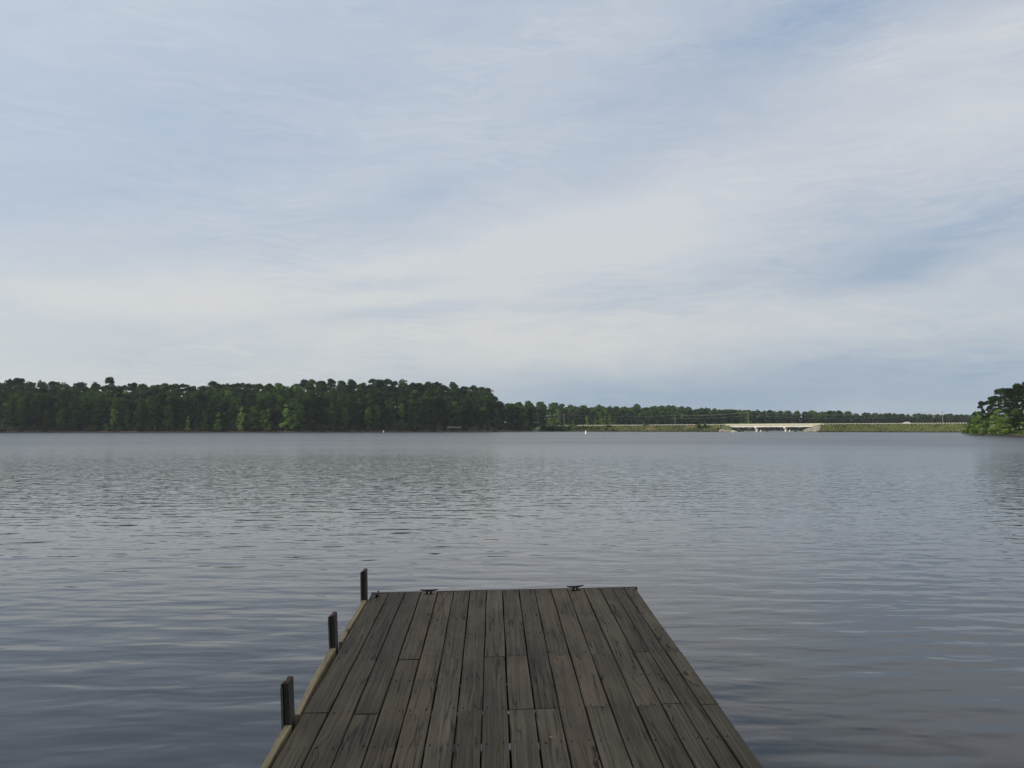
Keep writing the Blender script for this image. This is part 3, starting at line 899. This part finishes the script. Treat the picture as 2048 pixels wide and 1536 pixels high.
# bushes on the embankment
def bpt(px, back):
    c = road_pt(px); zf = float(np.interp(back, [-9, -5, -2.6, -0.9, 0], [0, 0.42, 0.72, 0.97, 1.0]))
    q = Vector((c.x, c.y, 0)) + RN * back
    return (q.x, q.y, max(0, c.z * zf - 0.2))
tree('shrub', bpt(1290, -1.5), 3.6, 'round bush standing against the guardrail left of the bridge', None, 0.6)
tree('darkshrub', bpt(1402, -4.5), 4.2, 'dark spreading bush on the bank near the bridge', None, 1.1)
tree('darkshrub', bpt(1412, -3.5), 4.0, 'second dark bush touching the spreading one by the bridge', None, 0.9)
tree('shrub', bpt(1440, -6.0), 1.6, 'low light green bush beside the rubble slope', None, 1.5)
tree('shrub', bpt(1605, -9.0), 1.8, 'low bush at the foot of the right rubble slope', None, 1.6)
for i in range(26):
    px = PR.uniform(1085, 1235)
    tree('darkshrub', bpt(px, PR.uniform(-9.0, -2)), PR.uniform(1.8, 4.8) * (1.1 if px < 1160 else 0.65), 'dark bush on the left end of the causeway bank', 'bushes on the causeway bank left end', PR.uniform(0.7, 1.3))
for i in range(14):
    px = PR.uniform(1650, 1925); k = 'shrub' if PR.random() < .6 else 'darkshrub'
    tree(k, bpt(px, PR.uniform(-8.5, -5)), PR.uniform(0.7, 1.5), 'small tuft like bush on the bank right of the bridge', 'small bushes on the bank right of the bridge', PR.uniform(1.0, 1.8))
for px, hh in [(1102, 11), (1108, 8), (1147, 6), (1158, 9), (1176, 6.5), (1188, 7.5), (1196, 9), (1206, 10), (1215, 7)]:
    c = road_pt(px, -1.2 if px < 1150 else 14)
    tree('young', (c.x, c.y, max(0.3, c.z - 1.0)), hh, 'pale young tree beside the left stretch of the causeway road', 'young trees by the causeway left end', 1.4)

# grass on the bank
rng = np.random.default_rng(77)
def grass(name, p0, p1, n, label):
    P = []
    for i in range(n):
        px = rng.uniform(p0, p1); back = rng.uniform(-8.6, -0.3)
        wide = 1.0 + max(0, px - 1650) / 280.0 * 2.2
        c = road_pt(px); zf = float(np.interp(back, [-9, -5, -2.6, -0.9, 0], [0.02, 0.42, 0.72, 0.97, 1.0]))
        q = Vector((c.x, c.y, 0)) + RN * (back * wide)
        P.append((q.x, q.y, max(0.1, c.z * zf - 0.15)))
    P = np.array(P); n = len(P)
    a = rng.uniform(0, 6.28, n); w = rng.uniform(0.15, 0.4, n); hh = rng.uniform(0.25, 0.75, n)
    dx = np.stack([np.cos(a) * w, np.sin(a) * w, np.zeros(n)], 1)
    tp = np.stack([rng.normal(0, 0.12, n), rng.normal(0, 0.12, n), hh], 1)
    V = np.stack([P - dx, P + dx, P + tp], 1).reshape(-1, 3)
    me = arr_mesh(name, V, np.arange(3 * n).reshape(n, 3), M['bank'])
    o = link_mesh(name, me); tag(o, label, 'grass', kind='stuff')
grass('bank_grass', 1085, 1445, 9000, 'rough grass on the bank left of the bridge')
grass('bank_grass', 1640, 1960, 12000, 'rough grass on the bank right of the bridge')

# utility poles and their wires
poles = []
for px, toprow, y, lab in [(1128, 828.5, 655, 'thin utility pole furthest left on the causeway'), (1350, 830, 640, 'utility pole midway between the left bushes and the bridge'),
                      (1496, 824, 612, 'utility pole rising just behind the bridge'), (1885, 822, 560, 'utility pole standing out against the sky at the right')]:
    x = atx(px, y); zt = atz(toprow, y)
    p_ = empty('utility_pole', (x, y, 0)); tag(p_, lab, 'utility pole')
    b = MB(); b.tube([(0, 0, -0.5), (0, 0, zt)], [0.24, 0.16], 8); b.build('pole', M['polewood'], p_, smooth=True)
    b = MB(); b.box((0, 0, zt - 0.45), (2.6, 0.14, 0.16), Matrix.Rotation(math.atan2(RN.y, RN.x), 3, 'Z')); b.build('crossarm', M['polewood'], p_)
    for s_ in (-1.1, 0.0, 1.1):
        b = MB(); q = RN * s_; b.tube([(q.x, q.y, zt - 0.37), (q.x, q.y, zt - 0.12)], 0.07, 6); b.build('insulator', M['galv'], p_)
    poles.append(Vector((x, y, zt)))
x = atx(1030, 700); poles.insert(0, Vector((x, 700, atz(833, 700))))
for i in range(len(poles) - 1):
    a, c = poles[i], poles[i + 1]
    for j, (s_, dz) in enumerate(((-1.1, -0.1), (1.1, -0.1), (0, -2.2))):
        b = MB(); pts = []
        L = (c - a).length
        for k in range(15):
            t = k / 14; q = a.lerp(c, t) + RN * s_; q.z += dz - 4 * t * (1 - t) * min(2.4, L * 0.018); pts.append(q)
        b.tube(pts, 0.035, 4, False)
        o = b.build('overhead_wire', M['wire'])
        tag(o, ['near upper', 'far upper', 'lower'][j] + ' overhead wire ' + ['running into the trees left of the leftmost pole', 'between the leftmost pole and the pole left of the bridge', 'between the middle pole and the pole at the bridge', 'from the bridge pole to the pole at the right'][i], 'wire')

# white car on the road
def car():
    c = road_pt(1812, 2.6, 0.06)
    g = empty('car', c, math.atan2(RD.y, RD.x)); tag(g, 'small white car passing behind the guardrail right of the bridge', 'car')
    body = [(-2.15, 0.35), (-2.2, 0.75), (-1.95, 0.95), (-1.15, 1.02), (-0.55, 1.48), (0.75, 1.5), (1.45, 1.05), (2.1, 0.9), (2.2, 0.6), (2.15, 0.32)]
    def side(poly, y0, y1, name, mat, ins=0.0):
        b = MB(); n = len(poly)
        vs = [(x, y0, z) for x, z in poly] + [(x, y1, z) for x, z in poly]
        b.add(vs, [tuple(range(n)), tuple(reversed(range(n, 2 * n)))] + [(i, i + n, (i + 1) % n + n, (i + 1) % n) for i in range(n)])
        return b.build(name, mat, g)
    side(body, -0.85, 0.85, 'body', M['carpaint'])
    side([(-0.95, 1.03), (-0.5, 1.40), (0.05, 1.42), (0.05, 1.03)], -0.86, -0.84, 'side_window', M['glass'])
    side([(0.12, 1.03), (0.12, 1.42), (0.68, 1.42), (1.25, 1.05)], -0.86, -0.84, 'side_window', M['glass'])
    for x in (-1.35, 1.35):
        for y in (-0.75, 0.75):
            w = MB(); w.tube([(x, y - 0.12, 0.32), (x, y + 0.12, 0.32)], 0.32, 16); wo_ = w.build('wheel', M['rubber'], g)
            w = MB(); w.tube([(x, y - 0.13, 0.32), (x, y + 0.13, 0.32)], 0.18, 12); w.build('rim', M['galv'], wo_)
    for y in (-0.6, 0.6):
        w = MB(); w.box((2.18, y, 0.7), (0.06, 0.3, 0.14)); w.build('headlight', M['buoywhite'], g)
car()

# buoys
def buoy(px, y, hgt, lab):
    g = empty('buoy', (atx(px, y), y, 0)); tag(g, lab, 'buoy', 'white marker buoys')
    r = hgt * 0.2
    b = MB(); b.tube([(0, 0, -0.4), (0, 0, 0.02), (0, 0, hgt * 0.25), (0, 0, hgt * 0.30), (0, 0, hgt * 0.93), (0, 0, hgt)],
                     [r * 1.5, r * 1.6, r * 1.5, r, r * 0.95, r * 0.5], 16)
    b.build('body', M['buoywhite'], g, smooth=True)
    b = MB()
    b.tube([(0, 0, hgt * 0.82), (0, 0, hgt * 0.90)], [r * 1.02, r * 1.0], 16); b.build('band', M['buoyorange'], g, smooth=True)
buoy(1171.5, 385, 1.35, 'white marker buoy on open water before the causeway')
buoy(767.5, 520, 0.95, 'small white buoy close to the dark left forest shore')
buoy(1465.5, 530, 1.15, 'white buoy beside the left end of the bridge')

# boathouses on the left shore
def boathouse(px0, px1, y, roofrow, lab, wallrun):
    x0, x1 = atx(px0, y), atx(px1, y); zr = atz(roofrow, y)
    cx = (x0 + x1) / 2; w = x1 - x0; d = 7.0
    g = empty('boathouse', (cx, y, 0)); tag(g, lab, 'boathouse')
    b = MB(); b.prism([(-d / 2 - .4, zr - 0.9), (0, zr), (d / 2 + .4, zr - 0.9), (d / 2 + .4, zr - 1.05), (0, zr - 0.15), (-d / 2 - .4, zr - 1.05)], -w / 2 - 0.4, w / 2 + 0.4); b.build('roof', M['tin'] if wallrun else M['shadetone'], g)
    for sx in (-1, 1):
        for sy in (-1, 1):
            b = MB(); b.box((sx * (w / 2 - .2), sy * (d / 2 - .2), (zr - 1.0) / 2 - 0.4), (0.2, 0.2, zr - 1.0 + 0.8)); b.build('post', M['greywood'] if wallrun else M['shadetone'], g)
    b = MB(); b.box((0, 0, 0.55), (w, d, 0.2)); b.build('deck', M['greywood'] if wallrun else M['shadetone'], g)
    if wallrun:
        s = wallrun
        w2 = empty('low_dock', (cx + w / 2 + s / 2 + 0.5, y, 0)); tag(w2, 'low grey dock running along the shore beside the boathouse at the far left', 'dock')
        b = MB(); b.box((0, 0, 0.95), (s, 2.4, 0.2)); b.build('deck', M['galv'], w2)
        for k in range(6):
            b = MB(); b.box((-s / 2 + 0.5 + k * (s - 1) / 5, -0.8, 0.1), (0.22, 0.22, 1.5)); b.build('piling', M['greywood'], w2)
boathouse(121, 136, 578, 849.5, 'small open boathouse with a grey roof at the far left shore', 21)
boathouse(896, 922, 572, 853, 'dark boathouse in the shade at the right part of the left shore', 0)

# ------------------------------------------------------------------ the dock
DH = 1.70
vdir = ray(986, 775).normalized()
udir = Vector((vdir.y, -vdir.x, 0)).normalized(); udir = (udir + Vector((0, 0, 0.020))).normalized()
ndir = udir.cross(vdir).normalized(); udir = vdir.cross(ndir).normalized()
DO = Vector((0, 0, H - DH))
dock = empty('dock', DO)
dock.rotation_mode = 'QUATERNION'
Rm = Matrix((udir, vdir, ndir)).transposed()
dock.rotation_quaternion = Rm.to_quaternion()
tag(dock, 'weathered grey plank dock with short posts along its left side', 'dock')
def duv(px, py):
    """photo pixel on the deck plane -> (u, v) in dock space"""
    d = ray(px, py); o = Vector((0, 0, H)) - DO
    t = -(o.dot(ndir)) / d.dot(ndir)
    q = o + d * t
    return q.dot(udir), q.dot(vdir)
bot = [541.7, 601, 660.4, 721, 780.5, 841, 902.5, 961, 1022.7, 1085, 1144, 1206, 1267, 1328.5, 1391, 1439, 1485.7, 1530]
topx = [744, 778.4, 810, 842.5, 875.5, 907.7, 939.8, 972.7, 1004.7, 1037.4, 1069, 1101.8, 1134, 1167, 1199, 1223.4, 1247.5, 1271]
toprows = [1186 - 11.5 * (x - 744) / 527 for x in topx]
joints = {0: [1427], 1: [1322], 2: [1428], 3: [1319, ], 5: [1317], 7: [1314], 8: [1425 - 6, 1312], 9: [1415.5], 10: [1311], 11: [1414], 12: [1309, ], 13: [1411], 14: [1407, 1304], 16: [1409, 1303], 4: [1427], 6: [1421]}
DR = random.Random(21)
deck = MB(); nails = MB()
VN = -3.6                     # near end of the boards, behind the camera
joist_v = []
def board(u0a, u1a, v0, u0b, u1b, v1, dz):
    """plank from v0 to v1 with eased edges, following its two side lines; returns nothing"""
    th = 0.038; c = 0.004
    n = max(2, int((v1 - v0) / 0.25))
    prof = []
    vs = []; fs = []
    ph = DR.uniform(0, 9); cup = DR.uniform(-0.0015, 0.0015)
    for i in range(n + 1):
        t = i / n; v = v0 + (v1 - v0) * t
        ul = u0a + (u0b - u0a) * t + 0.0013 * math.sin(v * 5 + ph); ur = u1a + (u1b - u1a) * t + 0.0013 * math.sin(v * 4.1 + ph * 2)
        z = dz + 0.0012 * math.sin(v * 2.3 + ph)
        um = (ul + ur) / 2
        for (u, zz) in ((ul, -th), (ul, -c), (ul + c * 0.3, -c * 0.3), (ul + c, 0), (um, cup), (ur - c, 0), (ur - c * 0.3, -c * 0.3), (ur, -c), (ur, -th)):
            vs.append((u, v, z + zz))
    k = 9
    for i in range(n):
        for j in range(k):
            a = i * k + j; b_ = i * k + (j + 1) % k
            fs.append((a, b_, b_ + k, a + k))
    fs.append(tuple(range(k))); fs.append(tuple(reversed([n * k + j for j in range(k)])))
    deck.add(vs, fs)
uv_bot = [duv(x, 1536) for x in bot]; uv_top = [duv(x, y) for x, y in zip(topx, toprows)]
vtop = sum(v for _, v in uv_top) / len(uv_top)
print('dock uv', [round(u, 3) for u, _ in uv_bot], [round(u, 3) for u, _ in uv_top], round(uv_bot[8][1], 2), [round(v, 2) for _, v in uv_top])
def ucoord(i, v):
    (ub, vb), (ut, vt) = uv_bot[i], uv_top[i]
    um = (ub + ut) / 2
    return ub + (ut - ub) * max(-0.5, (v - vb) / (vt - vb))
GAP = 0.0034
jv = {}
for i in range(17):
    xm = (bot[i] + bot[i + 1]) / 2
    vs_ = []
    for row in joints.get(i, []):
        xr = 986 + (xm - 986) * (row - 775) / 761.0
        vs_.append(duv(xr, row)[1])
    near_j = duv(986, 1640 + DR.uniform(-6, 6))[1] if i % 2 else duv(986, 1850)[1]
    vs_.append(near_j); vs_.append(near_j - 2.4)
    vs_ = sorted(vs_)
    vend = uv_top[i][1] * 0.5 + uv_top[i + 1][1] * 0.5 + DR.uniform(-0.008, 0.010)
    if i == 0: vend -= 0.035
    cuts = [VN] + vs_ + [vend]
    cuts = [c_ for c_ in cuts if c_ >= VN]
    for a, b_ in zip(cuts[:-1], cuts[1:]):
        if b_ - a < 0.05: continue
        g0 = GAP + DR.uniform(-0.0006, 0.0012); g1 = GAP + DR.uniform(-0.0006, 0.0012)
        sh = DR.uniform(-0.0012, 0.0012)
        e0 = 0.0025 + (0.007 if DR.random() < 0.25 else 0)
        board(ucoord(i, a) + g0 + sh, ucoord(i + 1, a) - g1 + sh, a + e0, ucoord(i, b_) + g0 + sh, ucoord(i + 1, b_) - g1 + sh, b_ - 0.0015, DR.uniform(-0.0025, 0.0025))
deck.build('deck', M['deck'], dock)
# joists under the boards and nail heads over them
v_far = min(v for _, v in uv_top)
UL, UR = ucoord(0, 5), ucoord(17, 5)
vj1 = duv(986, 1309)[1]; vj2 = duv(986, 1416)[1]
sp = (vj1 - vj2) / 2
jpos = [vj2 + sp * k for k in range(-16, 8) if VN < vj2 + sp * k < v_far - 0.1]
jpos.append(v_far - 0.06)
for v in jpos:
    b = MB(); b.box(((UL + UR) / 2, v, -0.038 - 0.073), (UR - UL - 0.10, 0.04, 0.14)); b.build('joist', M['joist'], dock)
for v in jpos:
    for i in range(17):
        a, b_ = ucoord(i, v), ucoord(i + 1, v)
        for f_ in (0.2, 0.8):
            if DR.random() < 0.12: continue
            u = a + (b_ - a) * f_ + DR.uniform(-0.008, 0.008); vv = v + DR.uniform(-0.012, 0.012)
            nails.tube([(u, vv, -0.002), (u, vv, 0.0042)], DR.uniform(0.0026, 0.0038), 7)
nails.build('nail_heads', M['nail'], dock)
# end board and outer rim boards
b = MB(); b.box(((UL + UR) / 2 + 0.0, 0, 0), (UR - UL + 0.03, 0.034, 0.16), None)
eb = b.build('end_board', M['redrim'], dock)
(ua, va), (ub_, vb_) = uv_top[0], uv_top[17]
eb.location = (0, (va + vb_) / 2 + 0.024, -0.083)
eb.rotation_euler = (0, 0, math.atan2(vb_ - va, ub_ - ua))
for s_ in (UL + 0.05, UR - 0.05):
    b = MB(); b.box((s_, (VN + v_far) / 2, -0.185 - 0.04), (0.045, v_far - VN - 0.1, 0.15)); b.build('beam', M['joist'], dock)
b = MB(); b.box((UR - 0.012 + 0.0, (VN + v_far) / 2, -0.15), (0.03, v_far - VN, 0.215)); b.build('rim_board', M['joist'], dock)

# posts: row of near-face bases, and the pale rim boards between them
PB = [(575.5, 1453, 0.216, 0.045), (667.5, 1298, 0.213, 0.050), (729, 1202, 0.235, 0.022)]
pv = []
for px, py, hh, lean in PB:
    u, v = duv(px, py); pv.append((u, v))
    pg = empty('post', (u - 0.008, v, 0)); pg.parent = dock
    # stands upright in the world, leaning a little outwards
    up = Rm.transposed() @ Vector((-lean, 0.0, 1.0)).normalized()
    q = Vector((0, 0, 1)).rotation_difference(up); pg.rotation_mode = 'QUATERNION'; pg.rotation_quaternion = q
    w = 0.038; d = 0.115
    b = MB(); b.box((0.007, d / 2, hh / 2 - 0.9), (w - 0.014, d, hh + 1.8)); b.build('core_board', M['postdark'], pg)
    b = MB(); b.box((-w / 2 + 0.001, d / 2 - 0.001, hh / 2 - 0.908), (0.010, d + 0.004, hh + 1.78)); b.build('edge_strip', M['postedge'], pg)
    b = MB(); b.prism([(-0.002, hh - 0.9 + 0.9), (d + 0.002, hh), (d * 0.8, hh + 0.012), (d * 0.35, hh + 0.006), (0.01, hh + 0.008)], -w / 2 + 0.015, w / 2 + 0.001); b.build('worn_top', M['posttop'], pg)
    b = MB(); b.box((-w / 2 + 0.002, d / 2 - 0.02, hh - 0.012), (0.010, d * 0.55, 0.012)); b.build('strip_cap', M['posttop'], pg)
def strip(pts, name, zt):
    """rim board through (pixel outer, pixel inner, row) triples"""
    vs = []; fs = []
    for (xo, xi, row) in pts:
        uo, vo_ = duv(xo, row); ui, _ = duv(xi, row)
        for (u, z) in ((uo, -0.13), (uo, zt), (ui, zt), (ui, -0.13)): vs.append((u, vo_, z))
    n = len(pts)
    for i in range(n - 1):
        for j in range(4):
            a = i * 4 + j; b_ = i * 4 + (j + 1) % 4
            fs.append((a, a + 4, b_ + 4, b_))
    fs.append((0, 1, 2, 3)); fs.append(tuple(reversed([(n - 1) * 4 + j for j in range(4)])))
    mesh_obj(name, vs, fs, M['rim'], dock)
strip([(465.5, 480.5, 1640), (492, 506.5, 1590), (522, 535.5, 1536), (548, 560.5, 1490), (569.5, 583, 1453)], 'side_board', 0.006)
strip([(589.5, 599.5, 1431), (606.5, 617, 1394), (627, 637.5, 1354), (648.5, 659.5, 1318), (660.5, 671.5, 1298)], 'side_board', 0.006)
strip([(677.5, 684.5, 1285.5), (688, 697, 1262), (704, 712.5, 1237), (719.5, 728, 1211), (723.5, 733.5, 1202)], 'side_board', 0.006)

# cleats
def cleat(px, py, ang, length, lab):
    u, v = duv(px, py)
    g = empty('cleat', (u, v, 0.001)); g.parent = dock; g.rotation_euler = (0, 0, R(ang))
    if lab: g['label'] = lab
    b = MB()
    n = 13; pts = []; rad = []
    for k in range(n):
        t = -1 + 2 * k / (n - 1)
        pts.append((t * length / 2, 0, 0.030 + 0.008 * t * t)); rad.append(0.0085 * (1 - 0.55 * abs(t) ** 2.2))
    b.tube(pts, rad, 10); b.build('horn', M['iron'], g, smooth=True)
    for s_ in (-1, 1):
        b = MB(); b.tube([(s_ * 0.017, 0, 0.004), (s_ * 0.016, 0, 0.018), (s_ * 0.014, 0, 0.028)], [0.010, 0.007, 0.008], 10); b.build('leg', M['iron'], g, smooth=True)
    b = MB(); b.box((0, 0, 0.003), (0.066, 0.026, 0.006)); b.build('base', M['iron'], g)
cleat(858, 1188.5, 1.5, 0.146, 'cleat at the far edge, left of the middle')
cleat(1150.5, 1181, 12, 0.146, 'cleat at the far edge, right of the middle')
cleat(754, 1194, 84, 0.146, 'cleat seen end on at the far left corner')

# dead leaf on the boards
u, v = duv(1106, 1480)
b = MB(); b.add([(0, 0, 0.004), (0.012, 0.010, 0.010), (0.030, 0.012, 0.005), (0.014, -0.004, 0.012)], [(0, 1, 3), (1, 2, 3)])
lf = b.build('dead_leaf', M['rim']); lf.location = DO + Rm @ Vector((u, v, 0.002)); lf.rotation_euler = (0, 0, 2.0)
tag(lf, 'tiny curled tan leaf lying on a dock plank', 'leaf')

# ------------------------------------------------------------------ haze over the lake
m, T, out = new_mat('lake haze')
pvn = T.n('ShaderNodeVolumePrincipled')
pvn.inputs['Color'].default_value = (0.80, 0.88, 1.0, 1)
pvn.inputs['Density'].default_value = 0.00008
pvn.inputs['Anisotropy'].default_value = 0.2
T.link(pvn.outputs[0], out.inputs['Volume'])
b = MB(); b.box((0, 0, 33.0), (5300, 5300, 70.0))
hz = b.build('haze', m); tag(hz, kind='stuff', label='thin pale haze over the lake', cat='haze')
